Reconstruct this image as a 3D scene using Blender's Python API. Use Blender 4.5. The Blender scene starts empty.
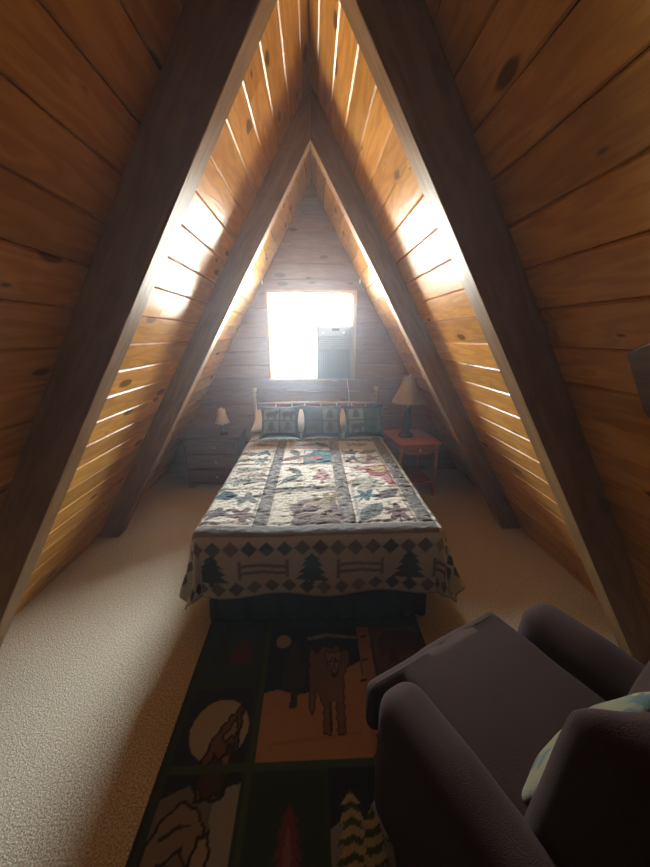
import bpy, math, random
import numpy as np
from mathutils import Vector, Matrix, noise
random.seed(7)
S = bpy.context.scene
COL = S.collection
PI = math.pi
GLARE = .0145  # scatter density of the volume that imitates lens glare

# ------------------------------------------------------------------ helpers
def link(o, parent=None):
    COL.objects.link(o)
    if parent is not None: o.parent = parent
    return o

def tag(o, label=None, cat=None, group=None, kind=None):
    if label: o['label'] = label
    if cat: o['category'] = cat
    if group: o['group'] = group
    if kind: o['kind'] = kind
    return o

def empty(name, loc=(0, 0, 0), rz=0.0):
    o = bpy.data.objects.new(name, None)
    o.location = loc; o.rotation_euler = (0, 0, rz); o.empty_display_size = .1
    return link(o)

class MB:
    """collects shapes; 'wc' is the (along, across, seed) coordinate of the wood grain"""
    def __init__(s): s.v = []; s.f = []; s.w = []; s.sm = []
    def add(s, vs, fs, wcs=None, smooth=False):
        b = len(s.v)
        s.v += [tuple(v) for v in vs]
        s.f += [tuple(b + i for i in f) for f in fs]
        s.w += wcs if wcs else [(v[0], v[1], v[2]) for v in vs]
        s.sm += [smooth] * len(fs)
        return s
    def box(s, lo, hi, axis=None, M=None, seed=None):
        d = [hi[i] - lo[i] for i in range(3)]
        if axis is None: axis = d.index(max(d))
        o = [i for i in range(3) if i != axis]
        r = random.random() * 40 if seed is None else seed
        vs, ws = [], []
        for z in (lo[2], hi[2]):
            for y in (lo[1], hi[1]):
                for x in (lo[0], hi[0]):
                    p = (x, y, z); vs.append(Vector(p)); ws.append((p[axis], p[o[0]] + p[o[1]], r))
        if M is not None: vs = [M @ v for v in vs]
        return s.add(vs, [(0, 2, 3, 1), (4, 5, 7, 6), (0, 1, 5, 4), (2, 6, 7, 3), (0, 4, 6, 2), (1, 3, 7, 5)], ws)
    def prism(s, poly, a, b, axis=1, seed=None):
        """poly in the two other axes, extruded along axis from a to b"""
        n = len(poly); r = random.random() * 40 if seed is None else seed
        vs, ws = [], []
        L = max(range(n), key=lambda i: (Vector(poly[i]) - Vector(poly[i - 1])).length)
        e = (Vector(poly[L]) - Vector(poly[L - 1])).normalized()
        for t in (a, b):
            for (p, q) in poly:
                vs.append({0: (t, p, q), 1: (p, t, q), 2: (p, q, t)}[axis])
                ws.append((p * e[0] + q * e[1], -p * e[1] + q * e[0] + t, r))
        fs = [tuple(range(n)), tuple(range(2 * n - 1, n - 1, -1))]
        fs += [(i, n + i, n + (i + 1) % n, (i + 1) % n) for i in range(n)]
        return s.add(vs, fs, ws)
    def lathe(s, prof, c=(0, 0, 0), n=20, cap=True):
        vs = []; fs = []
        for (r, z) in prof:
            for k in range(n):
                a = 2 * PI * k / n
                vs.append((c[0] + r * math.cos(a), c[1] + r * math.sin(a), c[2] + z))
        for i in range(len(prof) - 1):
            for k in range(n):
                k2 = (k + 1) % n
                fs.append((i * n + k, i * n + k2, (i + 1) * n + k2, (i + 1) * n + k))
        if cap:
            fs.append(tuple(range(n - 1, -1, -1)))
            fs.append(tuple((len(prof) - 1) * n + k for k in range(n)))
        return s.add(vs, fs, smooth=True)
    def tube(s, pts, r, n=10):
        P = [Vector(p) for p in pts]; R = r if isinstance(r, (list, tuple)) else [r] * len(P)
        vs = []; fs = []
        up = Vector((0, 0, 1))
        for i, p in enumerate(P):
            d = (P[min(i + 1, len(P) - 1)] - P[max(i - 1, 0)]).normalized()
            u = Vector((1, 0, 0)) if abs(d.z) > .9 else up
            a = d.cross(u).normalized(); b = a.cross(d).normalized()
            for k in range(n):
                t = 2 * PI * k / n
                vs.append(p + (a * math.cos(t) + b * math.sin(t)) * R[i])
        for i in range(len(P) - 1):
            for k in range(n):
                k2 = (k + 1) % n
                fs.append((i * n + k, (i + 1) * n + k, (i + 1) * n + k2, i * n + k2))
        fs.append(tuple(range(n))); fs.append(tuple((len(P) - 1) * n + k for k in range(n - 1, -1, -1)))
        return s.add(vs, fs, smooth=True)
    def build(s, name, mat, parent=None, bevel=0, seg=2, subd=0):
        me = bpy.data.meshes.new(name)
        me.from_pydata(s.v, [], s.f); me.update()
        at = me.attributes.new('wc', 'FLOAT_VECTOR', 'POINT')
        at.data.foreach_set('vector', np.array(s.w, dtype=np.float32).ravel())
        me.polygons.foreach_set('use_smooth', s.sm)
        me.materials.append(mat)
        o = link(bpy.data.objects.new(name, me), parent)
        fix_normals(me)
        if bevel:
            m = o.modifiers.new('b', 'BEVEL'); m.width = bevel; m.segments = seg; m.limit_method = 'ANGLE'; m.angle_limit = .6
        if subd:
            m = o.modifiers.new('s', 'SUBSURF'); m.levels = subd; m.render_levels = subd
        return o

def fix_normals(me):
    import bmesh
    bm = bmesh.new(); bm.from_mesh(me); bmesh.ops.recalc_face_normals(bm, faces=bm.faces); bm.to_mesh(me); bm.free()

def grid_mesh(name, X, Y, Z, mat, colour=None, parent=None, closed=False, thick=0.0):
    """a smooth grid surface; colour (h,w,3) linear values are the printed or woven pattern"""
    h, w = X.shape
    co = np.stack([X, Y, Z], -1).reshape(-1, 3).astype(np.float32)
    idx = np.arange(h * w).reshape(h, w)
    if closed: idx = np.concatenate([idx, idx[:, :1]], 1)
    q = np.stack([idx[:-1, :-1], idx[:-1, 1:], idx[1:, 1:], idx[1:, :-1]], -1).reshape(-1, 4)
    me = bpy.data.meshes.new(name)
    me.vertices.add(len(co)); me.vertices.foreach_set('co', co.ravel())
    me.loops.add(q.size); me.loops.foreach_set('vertex_index', q.ravel().astype(np.int32))
    me.polygons.add(len(q)); me.polygons.foreach_set('loop_start', np.arange(0, q.size, 4, dtype=np.int32))
    me.update(calc_edges=True); me.validate()
    me.polygons.foreach_set('use_smooth', np.ones(len(me.polygons), dtype=bool))
    if colour is not None:
        a = me.color_attributes.new('pattern', 'FLOAT_COLOR', 'POINT')
        c = np.concatenate([colour.reshape(-1, 3), np.ones((h * w, 1))], 1).astype(np.float32)
        a.data.foreach_set('color', c.ravel())
    me.materials.append(mat)
    o = link(bpy.data.objects.new(name, me), parent)
    if thick:
        m = o.modifiers.new('t', 'SOLIDIFY'); m.thickness = thick; m.offset = 0
    return o

# ------------------------------------------------------------------ materials
def newmat(name):
    m = bpy.data.materials.new(name); m.use_nodes = True
    nt = m.node_tree; N = nt.nodes; L = nt.links
    b = N['Principled BSDF']
    return m, N, L, b
def math_(N, L, op, a, b=None, clamp=False):
    n = N.new('ShaderNodeMath'); n.operation = op; n.use_clamp = clamp
    for i, v in enumerate((a, b)):
        if v is None: continue
        if isinstance(v, (int, float)): n.inputs[i].default_value = v
        else: L.new(v, n.inputs[i])
    return n.outputs[0]
def ramp(N, L, fac, stops):
    n = N.new('ShaderNodeValToRGB'); L.new(fac, n.inputs[0]); e = n.color_ramp.elements
    while len(e) < len(stops): e.new(.5)
    for k, (p, c) in enumerate(stops):
        e[k].position = p; e[k].color = (c[0], c[1], c[2], 1)
    return n.outputs[0]
def mix(N, L, fac, a, b, mode='MIX'):
    n = N.new('ShaderNodeMix'); n.data_type = 'RGBA'; n.blend_type = mode
    for sock, v in ((n.inputs[0], fac), (n.inputs[6], a), (n.inputs[7], b)):
        if isinstance(v, (int, float)): sock.default_value = v
        elif isinstance(v, tuple): sock.default_value = (*v, 1)
        else: L.new(v, sock)
    return n.outputs[2]

def wood(name, light, dark, rough=.4, coat=0.0, knots=1.0, vary=.35, coat_rough=.25, spec=.5):
    m, N, L, b = newmat(name)
    a = N.new('ShaderNodeAttribute'); a.attribute_name = 'wc'
    sp = N.new('ShaderNodeSeparateXYZ'); L.new(a.outputs['Vector'], sp.inputs[0])
    x, y, z = sp.outputs
    def comb(kx, ky, kz):
        c = N.new('ShaderNodeCombineXYZ')
        L.new(math_(N, L, 'MULTIPLY', x, kx), c.inputs[0]); L.new(math_(N, L, 'MULTIPLY', y, ky), c.inputs[1])
        L.new(math_(N, L, 'MULTIPLY', z, kz), c.inputs[2]); return c.outputs[0]
    # knots
    vo = N.new('ShaderNodeTexVoronoi'); vo.voronoi_dimensions = '2D'; vo.inputs['Scale'].default_value = 1; vo.inputs['Randomness'].default_value = 1
    cv_ = N.new('ShaderNodeCombineXYZ')
    L.new(math_(N, L, 'ADD', math_(N, L, 'MULTIPLY', x, 2.3), math_(N, L, 'MULTIPLY', z, 7.3)), cv_.inputs[0])
    L.new(math_(N, L, 'ADD', math_(N, L, 'MULTIPLY', y, 6.0), math_(N, L, 'MULTIPLY', z, 3.7)), cv_.inputs[1])
    L.new(cv_.outputs[0], vo.inputs['Vector'])
    dist = vo.outputs['Distance']
    sel = N.new('ShaderNodeSeparateColor'); L.new(vo.outputs['Color'], sel.inputs[0])
    size = math_(N, L, 'MULTIPLY', math_(N, L, 'SUBTRACT', sel.outputs[0], .42), .26)
    kn = N.new('ShaderNodeMapRange'); kn.interpolation_type = 'SMOOTHSTEP'
    L.new(math_(N, L, 'SUBTRACT', dist, size), kn.inputs[0])
    kn.inputs[1].default_value = -.03; kn.inputs[2].default_value = .03; kn.inputs[3].default_value = 1; kn.inputs[4].default_value = 0
    knot = math_(N, L, 'MULTIPLY', kn.outputs[0], knots, True)
    # grain bends round the knots
    n1 = N.new('ShaderNodeTexNoise'); n1.inputs['Scale'].default_value = 1; n1.inputs['Detail'].default_value = 3
    L.new(comb(2.2, 14, 5), n1.inputs['Vector'])
    halo = math_(N, L, 'DIVIDE', .05, math_(N, L, 'ADD', dist, .08))
    ph = math_(N, L, 'ADD', math_(N, L, 'MULTIPLY', n1.outputs[0], 26), math_(N, L, 'MULTIPLY', halo, 14 * knots))
    rings = math_(N, L, 'ADD', math_(N, L, 'MULTIPLY', math_(N, L, 'SINE', ph), .5), .5)
    n2 = N.new('ShaderNodeTexNoise'); n2.inputs['Scale'].default_value = 1; n2.inputs['Detail'].default_value = 4
    L.new(comb(7, 220, 9), n2.inputs['Vector'])
    g = math_(N, L, 'ADD', math_(N, L, 'MULTIPLY', rings, .45), math_(N, L, 'MULTIPLY', n2.outputs[0], .55))
    col = mix(N, L, g, light, dark)
    # board to board difference
    wn = N.new('ShaderNodeTexWhiteNoise'); wn.noise_dimensions = '1D'; L.new(z, wn.inputs['W'])
    v = math_(N, L, 'ADD', math_(N, L, 'MULTIPLY', wn.outputs['Value'], vary), 1 - vary * .6)
    cb = N.new('ShaderNodeCombineColor')
    for i in range(3): L.new(v, cb.inputs[i])
    col = mix(N, L, 1.0, col, cb.outputs[0], 'MULTIPLY')
    col = mix(N, L, math_(N, L, 'MULTIPLY', knot, .88), col, tuple(d * .28 for d in dark))
    L.new(col, b.inputs['Base Color'])
    b.inputs['Roughness'].default_value = rough
    b.inputs['Specular IOR Level'].default_value = spec
    b.inputs['Coat Weight'].default_value = coat; b.inputs['Coat Roughness'].default_value = coat_rough
    bp = N.new('ShaderNodeBump'); bp.inputs['Strength'].default_value = .18; bp.inputs['Distance'].default_value = .004
    L.new(math_(N, L, 'ADD', g, math_(N, L, 'MULTIPLY', knot, -.6)), bp.inputs['Height']); L.new(bp.outputs[0], b.inputs['Normal'])
    L.new(bp.outputs[0], b.inputs['Coat Normal'])
    return m

def plain(name, col, rough=.5, metal=0, spec=.5, bump=0, bscale=200, sheen=0, var=0.0, trans=0):
    m, N, L, b = newmat(name)
    b.inputs['Roughness'].default_value = rough; b.inputs['Metallic'].default_value = metal
    b.inputs['Specular IOR Level'].default_value = spec
    n = N.new('ShaderNodeTexNoise'); n.inputs['Scale'].default_value = bscale; n.inputs['Detail'].default_value = 3
    tc = N.new('ShaderNodeTexCoord'); L.new(tc.outputs['Object'], n.inputs['Vector'])
    L.new(mix(N, L, n.outputs[0], tuple(c * (1 + var) for c in col), tuple(c * (1 - var) for c in col)), b.inputs['Base Color'])
    if bump:
        bp = N.new('ShaderNodeBump'); bp.inputs['Strength'].default_value = bump; bp.inputs['Distance'].default_value = .003
        L.new(n.outputs[0], bp.inputs['Height']); L.new(bp.outputs[0], b.inputs['Normal'])
    if sheen:
        b.inputs['Sheen Weight'].default_value = sheen; b.inputs['Sheen Roughness'].default_value = .45
    return m

def cloth(name, rough=.9, bump=.5, scale=350, puck=0.0, sheen=.15):
    m, N, L, b = newmat(name)
    a = N.new('ShaderNodeAttribute'); a.attribute_name = 'pattern'
    tc = N.new('ShaderNodeTexCoord')
    n = N.new('ShaderNodeTexNoise'); n.inputs['Scale'].default_value = scale; n.inputs['Detail'].default_value = 2
    L.new(tc.outputs['Object'], n.inputs['Vector'])
    L.new(mix(N, L, math_(N, L, 'MULTIPLY', n.outputs[0], .5), a.outputs['Color'], (0.0, 0.0, 0.0)), b.inputs['Base Color'])
    b.inputs['Roughness'].default_value = rough; b.inputs['Specular IOR Level'].default_value = .2
    b.inputs['Sheen Weight'].default_value = sheen
    h = n.outputs[0]
    if puck:
        p = N.new('ShaderNodeTexNoise'); p.inputs['Scale'].default_value = 38; p.inputs['Detail'].default_value = 3; p.inputs['Distortion'].default_value = .8
        L.new(tc.outputs['Object'], p.inputs['Vector'])
        h = math_(N, L, 'ADD', h, math_(N, L, 'MULTIPLY', p.outputs[0], puck))
    bp = N.new('ShaderNodeBump'); bp.inputs['Strength'].default_value = bump; bp.inputs['Distance'].default_value = .004
    L.new(h, bp.inputs['Height']); L.new(bp.outputs[0], b.inputs['Normal'])
    return m

PINE = wood('honey_pine', (.68, .345, .078), (.42, .18, .036), rough=.29, coat=0, spec=.12)
PINE_SHADED = wood('shaded_gable_pine', (.34, .16, .095), (.24, .11, .062), rough=.5, coat=0, knots=.6, spec=.3)  # same pine as the slopes, the gable's weaker light put into the colour
BEAM = wood('rafter_wood', (.32, .175, .065), (.18, .09, .032), rough=.45, coat=.08, knots=.35, spec=.3)
TRIM = wood('casing_pine', (.6, .3, .09), (.4, .17, .05), rough=.35, coat=.3, knots=0)
DARKW = wood('dark_walnut', (.20, .085, .045), (.10, .042, .022), rough=.4, coat=.2, knots=0)
CHERRY = wood('cherry_wood', (.66, .24, .11), (.46, .14, .06), rough=.35, coat=.3, knots=0, vary=.1)
BRASS = plain('aged_brass', (.75, .62, .42), .3, 1.0)
GREYP = plain('grey_plastic', (.15, .16, .165), .5, 0, .4, .05, 90)
DGREY = plain('dark_grille', (.10, .11, .115), .6)
PALEP = plain('pale_plastic', (.24, .24, .235), .5)
WHITE = plain('white_enamel', (.75, .75, .73), .35)
LINEN = plain('white_linen', (.68, .64, .58), .85, bump=.3, bscale=300, sheen=.1)
SKIRT = plain('dark_green_skirt', (.020, .024, .019), .9, bump=.3, bscale=260, var=.4)
CHAIRM = plain('brown_velour', (.034, .0155, .010), .9, bump=.7, bscale=420, sheen=.03, var=.35, spec=.12)
SHADE = plain('cream_shade', (.62, .52, .42), .8, bump=.2, bscale=300)
SHADE2 = plain('tan_shade', (.30, .24, .19), .85, bump=.3, bscale=260)
BASED = plain('dark_lamp_base', (.05, .03, .022), .45, var=.3, bscale=30)
BLACKM = plain('black_metal', (.02, .02, .02), .5)
SHEATH = plain('roof_sheathing', (.08, .05, .03), .9)
KNOB = plain('ceramic_knob', (.3, .27, .24), .3)
QUILT = cloth('quilted_cotton', bump=.75, scale=240, puck=1.0)
RUGM = cloth('rug_pile', bump=.9, scale=420)
CUSH = cloth('cushion_tapestry', bump=.6, scale=330, puck=.4)

def carpet_mat():
    m, N, L, b = newmat('beige_carpet')
    tc = N.new('ShaderNodeTexCoord')
    n = N.new('ShaderNodeTexNoise'); n.inputs['Scale'].default_value = 140; n.inputs['Detail'].default_value = 5; n.inputs['Roughness'].default_value = .7
    L.new(tc.outputs['Object'], n.inputs['Vector'])
    v = N.new('ShaderNodeTexVoronoi'); v.inputs['Scale'].default_value = 210; L.new(tc.outputs['Object'], v.inputs['Vector'])
    w = N.new('ShaderNodeTexNoise'); w.inputs['Scale'].default_value = 2.5; w.inputs['Detail'].default_value = 3; L.new(tc.outputs['Object'], w.inputs['Vector'])
    c = ramp(N, L, n.outputs[0], [(.38, (.26, .20, .12)), (.5, (.56, .475, .345)), (.62, (.84, .76, .60))])
    c = mix(N, L, math_(N, L, 'MULTIPLY', w.outputs[0], .25), c, (.42, .33, .23))
    L.new(c, b.inputs['Base Color']); b.inputs['Roughness'].default_value = .95; b.inputs['Specular IOR Level'].default_value = .1
    b.inputs['Sheen Weight'].default_value = .2
    bp = N.new('ShaderNodeBump'); bp.inputs['Strength'].default_value = .6; bp.inputs['Distance'].default_value = .003
    L.new(math_(N, L, 'ADD', n.outputs[0], math_(N, L, 'MULTIPLY', v.outputs['Distance'], .8)), bp.inputs['Height']); L.new(bp.outputs[0], b.inputs['Normal'])
    return m
CARPET = carpet_mat()
def glass_mat():
    m, N, L, b = newmat('window_glass')
    g = N.new('ShaderNodeBsdfGlossy'); g.inputs['Roughness'].default_value = .02
    t = N.new('ShaderNodeBsdfTransparent'); t.inputs[0].default_value = (.95, .97, .97, 1)
    f = N.new('ShaderNodeFresnel'); f.inputs[0].default_value = 1.45
    mx = N.new('ShaderNodeMixShader'); L.new(f.outputs[0], mx.inputs[0]); L.new(t.outputs[0], mx.inputs[1]); L.new(g.outputs[0], mx.inputs[2])
    L.new(mx.outputs[0], N['Material Output'].inputs['Surface']); return m
GLASS = glass_mat()

# ------------------------------------------------------------------ the room
HW, HT = 1.90, 3.20            # plank plane: half width at the floor, ridge height
IW, IT = 1.72, 2.90            # inner edge of the rafters
SL = math.hypot(HW, HT)
YB, YF = 3.93, -2.60           # gable wall, wall behind
PITCH = .155
# floor
fl = MB(); fl.box((-2.1, YF - .1, -.12), (2.1, YB + .1, 0)); tag(fl.build('floor', CARPET), kind='structure', label='beige looped wall to wall carpet')

def slope_wall(name, sg, label):
    mb = MB()
    e = Vector((-sg * HW, 0, HT)) / SL                      # up the slope
    n = Vector((-sg * HT, 0, -HW)) / SL                     # into the room
    base = Vector((sg * HW, 0, 0))
    th, bv, bd = .02, .007, .007
    k = 0; s1 = SL - .09 + PITCH                            # board edges measured down from the ridge
    d = -.065
    while d < SL:
        a = SL - (d + PITCH); bb = SL - max(d, 0.0)
        a = max(a, -.02); bb -= .0 if d > 0 else .0
        # board section (slope distance, depth out of the room)
        sec = [(a + .0012, -th), (a + .0012, -bd), (a + bv, 0), (bb - bv, 0), (bb - .0012, -bd), (bb - .0012, -th)]
        y0 = YF
        while y0 < YB:
            y1 = YB if random.random() < .35 else min(YB, y0 + random.choice((1.9, 2.6, 3.2, 4.0)))
            if YB - y1 < .5: y1 = YB
            r = random.random() * 90
            vs, ws = [], []
            for y in (y0 + .0008, y1 - .0008):
                for (p, q) in sec:
                    vs.append(base + e * p + n * q + Vector((0, y, 0))); ws.append((y, p, r))
            m = len(sec)
            fs = [tuple(range(m)), tuple(range(2 * m - 1, m - 1, -1))] + [(i, m + i, m + (i + 1) % m, (i + 1) % m) for i in range(m)]
            mb.add(vs, fs, ws)
            y0 = y1
        d += PITCH
    # solid roof behind the boards
    q = [base + n * -(th + .001) - e * .03, base + e * (SL + .0) + n * -(th + .001) + e * .04, base + e * (SL + .30) + n * -.15, base + n * -.15 - e * .03]
    vs = [Vector((p.x, y, p.z)) for y in (YF - .1, YB + .1) for p in q]
    mb.add(vs, [(0, 1, 2, 3), (7, 6, 5, 4), (0, 4, 5, 1), (1, 5, 6, 2), (2, 6, 7, 3), (3, 7, 4, 0)], [(v.y, v.z, 3.3) for v in vs])
    return tag(mb.build(name, PINE), kind='structure', label=label)
slope_wall('wall_left', -1, 'sloping left wall of varnished knotty pine boards')
slope_wall('wall_right', 1, 'sloping right wall of varnished knotty pine boards')

WX0, WX1, WZ0, WZ1 = -.515, .505, 1.185, 2.185
def xs(z): return HW * (1 - z / HT)
def gable(name, y, sgn, hole, mat, label):
    """boards on the room side; sgn=+1: wall body lies at larger y"""
    mb = MB(); th, bv, bd = .02, .006, .006
    z = -.03
    def board(x0a, x1a, x0b, x1b, z0, z1, r, b0=True, b1=True):
        zz = [(z0, -bd if b0 else 0), (z0 + bv, 0), (z1 - bv, 0), (z1, -bd if b1 else 0)]
        vs, ws = [], []
        def X(xa, xb, q): return xa + (xb - xa) * (q - z0) / max(z1 - z0, 1e-6)
        for (q, dd) in zz + [(z1, -th), (z0, -th)]:
            for side in (0, 1):
                x = X(x0a, x0b, q) if side == 0 else X(x1a, x1b, q)
                vs.append((x, y - sgn * dd, q)); ws.append((x, q, r))
        m = 6
        fs = [tuple(2 * i for i in range(m)), tuple(2 * i + 1 for i in range(m - 1, -1, -1))]
        fs += [(2 * i, 2 * i + 1, 2 * ((i + 1) % m) + 1, 2 * ((i + 1) % m)) for i in range(m)]
        mb.add(vs, fs, ws)
    while z < HT - .03:
        z0, z1 = max(z, 0) + .0008, min(z + PITCH, HT) - .0008
        r = random.random() * 90
        cuts = [z0, z1]
        if hole: cuts += [c for c in (WZ0, WZ1) if z0 + .002 < c < z1 - .002]
        cuts.sort()
        for c0, c1 in zip(cuts, cuts[1:]):
            a0, a1 = xs(c0) + .02, xs(c1) + .02
            b0, b1 = c0 == z0, c1 == z1
            if hole and c0 < WZ1 - .001 and c1 > WZ0 + .001:
                board(-a0, WX0, -a1, WX0, c0, c1, r, b0, b1); board(WX1, a0, WX1, a1, c0, c1, r + 7, b0, b1)
            else: board(-a0, a0, -a1, a1, c0, c1, r, b0, b1)
        z += PITCH
    ya, yb = sorted((y + sgn * (th + .001), y + sgn * .14))
    O = 2.05
    if hole:
        mb.prism([(-O, -.05), (O, -.05), (O - O * (WZ0 / 3.3), WZ0), (-(O - O * WZ0 / 3.3), WZ0)], ya, yb)
        mb.prism([(-O * (1 - WZ1 / 3.3), WZ1), (O * (1 - WZ1 / 3.3), WZ1), (0, 3.3)], ya, yb)
        mb.prism([(-O * (1 - WZ0 / 3.3), WZ0), (WX0, WZ0), (WX0, WZ1), (-O * (1 - WZ1 / 3.3), WZ1)], ya, yb)
        mb.prism([(WX1, WZ0), (O * (1 - WZ0 / 3.3), WZ0), (O * (1 - WZ1 / 3.3), WZ1), (WX1, WZ1)], ya, yb)
    else: mb.prism([(-O, -.05), (O, -.05), (0, 3.3)], ya, yb)
    return tag(mb.build(name, mat), kind='structure', label=label)
gable('wall_back', YB, 1, True, PINE_SHADED, 'gable wall of horizontal pine boards around the window, darkened for shade')
gable('wall_front', YF, -1, False, DARKW, 'gable wall of horizontal brown boards behind the viewer')

# rafters: one pair of timbers per frame, meeting in a seam under the ridge
k = 0
for i, y in enumerate((-1.23, .02 - .06, 1.25, 2.54)):
    for sg in (-1, 1):
        k += 1
        mb = MB()
        it = IT - (.055 if i == 2 else 0)
        poly = [(sg * (HW - .001), 0.001), (sg * IW, .001), (sg * .0015, it), (sg * .0015, HT - .005)]
        mb.prism(poly, y, y + .10)
        tag(mb.build('trim_%d' % k, BEAM, bevel=.004), kind='structure',
            label='%s rafter timber of the A-frame, %s' % ('left' if sg < 0 else 'right', ('well behind the viewer', 'beside the viewer', 'nearest the viewer in the picture', 'in front of the bed head')[i]))

# ------------------------------------------------------------------ window
cs = MB()
for (lo, hi) in (((WX0 - .0, YB - .012, WZ1 - .03), (WX1, YB + .13, WZ1)), ((WX0, YB - .012, WZ0), (WX1, YB + .13, WZ0 + .025)),
                 ((WX0, YB - .012, WZ0 + .025), (WX0 + .025, YB + .13, WZ1 - .03)), ((WX1 - .035, YB - .012, WZ0 + .025), (WX1, YB + .13, WZ1 - .03))):
    cs.box(lo, hi)
win = tag(cs.build('window_1', TRIM, bevel=.003), kind='structure', label='square slider window in a thin orange pine casing')
def sash(x0, x1, z0, z1, y):
    m = MB(); w = .022
    m.box((x0, y, z0), (x1, y + .03, z0 + w)); m.box((x0, y, z1 - w), (x1, y + .03, z1))
    m.box((x0, y, z0 + w), (x0 + w, y + .03, z1 - w)); m.box((x1 - w, y, z0 + w), (x1, y + .03, z1 - w))
    s = m.build('sash', WHITE, win, bevel=.002)
    g = MB(); g.box((x0 + w, y + .012, z0 + w), (x1 - w, y + .017, z1 - w)); g.build('pane', GLASS, s)
sash(WX0 + .026, .035, WZ0 + .026, WZ1 - .031, YB + .06)
sash(.015, WX1 - .036, 1.80, WZ1 - .031, YB + .025)

# window air conditioner
ac = empty('air_conditioner', (.238, 3.80, 1.215))
tag(ac, 'grey upright air conditioner set in the lower right half of the window', 'air conditioner')
m = MB(); m.box((-.195, .0, 0), (.195, .42, .585)); m.build('housing', GREYP, ac, bevel=.01)
m = MB(); m.box((-.19, -.03, .48), (.19, .0, .582)); cp = m.build('control_panel', PALEP, ac, bevel=.006)
m = MB(); m.box((-.02, -.033, .535), (.06, -.03, .56)); m.build('display', BLACKM, cp)
m = MB()
for kx in (-.12, .11):
    m = MB(); m.lathe([(.001, 0), (.011, 0), (.011, .008), (.001, .009)], (0, 0, 0), 12)
    m.v = [(v[0] + kx, -.031 - v[2], v[1] + .515) for v in m.v]; m.build('dial', WHITE, cp)
m = MB(); m.box((-.19, -.026, .345), (.19, .0, .478))
lv = m.build('louvre_frame', PALEP, ac, bevel=.005)
for q in range(6):
    m = MB(); m.box((-.178, -.034, .358 + q * .019), (.178, -.026, .368 + q * .019)); m.build('louvre', GREYP, lv, bevel=.002)
m = MB(); m.box((-.19, -.02, .004), (.19, .0, .343)); gp = m.build('front_grille', DGREY, ac, bevel=.005)
m = MB()
for q in range(15): m.box((-.18 + q * .0252, -.026, .012), (-.173 + q * .0252, -.02, .335))
for q in range(13): m.box((-.18, -.0245, .018 + q * .0256), (.18, -.02, .023 + q * .0256))
m.box((-.19, -.028, .004), (-.178, -.02, .343)); m.box((.178, -.028, .004), (.19, -.02, .343)); m.box((-.178, -.028, .004), (.178, -.02, .014)); m.box((-.178, -.028, .331), (.178, -.02, .343))
m.build('grille_bars', GREYP, gp)
m = MB(); m.tube([(.17, .06, .01), (.172, .075, -.05), (.19, .10, -.14), (.20, .105, -.26), (.185, .108, -.42), (.17, .108, -.62)], .0045, 8); m.build('power_cord', WHITE, ac)
m = MB(); m.box((-.02, .0, -.028), (.06, .05, -.0)); m.box((.205 - .01, .03, .0), (.235, .12, .585)); m.build('filler_panel', PALEP, ac, bevel=.003)

for (x, z, lab) in ((-.548, 2.262, 'small white curtain hook on the gable boards, above left of the window'), (.533, 2.278, 'small white curtain hook on the gable boards, above right of the window')):
    h = MB(); h.box((-.006, -.004, -.02), (.006, .002, .02)); h.tube([(0, -.004, -.01), (0, -.03, -.012), (0, -.036, .0), (0, -.034, .016)], .004, 8)
    o = h.build('curtain_hook', WHITE); o.location = (x, YB - .003, z); tag(o, lab, 'hook', 'curtain hooks')

# ------------------------------------------------------------------ bed
BX, FY, TZ = .03, 1.53, .66
bed = empty('bed', (BX, 2.65, 0)); tag(bed, 'double bed with a slim brass rail headboard under the window', 'bed')
def local(o_, v): return (v[0] - o_[0], v[1] - o_[1], v[2] - o_[2])
m = MB(); m.box((-.64, -1.02, .36), (.64, 1.08, .60)); m.build('mattress', LINEN, bed, bevel=.04, seg=4)
m = MB(); m.box((-.63, -1.01, .14), (.63, 1.07, .358)); m.build('box_spring', LINEN, bed, bevel=.015)
for sx in (-1, 1):
    for yy in (-.95, .95):
        m = MB(); m.lathe([(.02, 0), (.024, .02), (.02, .14)], (sx * .55, yy, 0), 12); m.build('leg', BLACKM, bed)
hb = MB()
hb.tube([(-.70, 1.15, .935), (-.4, 1.15, .94), (0, 1.15, .942), (.4, 1.15, .94), (.70, 1.15, .935)], .012, 12)
hb.tube([(-.70, 1.15, .50), (.70, 1.15, .50)], .009, 12)
hbo = hb.build('headboard_rail', BRASS, bed)
for sx in (-1, 1):
    m = MB(); m.lathe([(.016, 0), (.016, 1.03), (.022, 1.035), (.022, 1.045), (.012, 1.05), (.010, 1.06), (.024, 1.075), (.030, 1.095), (.026, 1.115), (.012, 1.128), (.002, 1.13)], (sx * .712, 1.15, 0), 16)
    m.build('bedpost', BRASS, bed)
for x in (-.473, -.282, -.131, .06, .25, .43, .597):
    m = MB(); m.lathe([(.0065, .50), (.0065, .68), (.009, .70), (.0065, .72), (.0065, .94)], (x, 1.15, 0), 10); m.build('spindle', BRASS, hbo)

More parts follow.
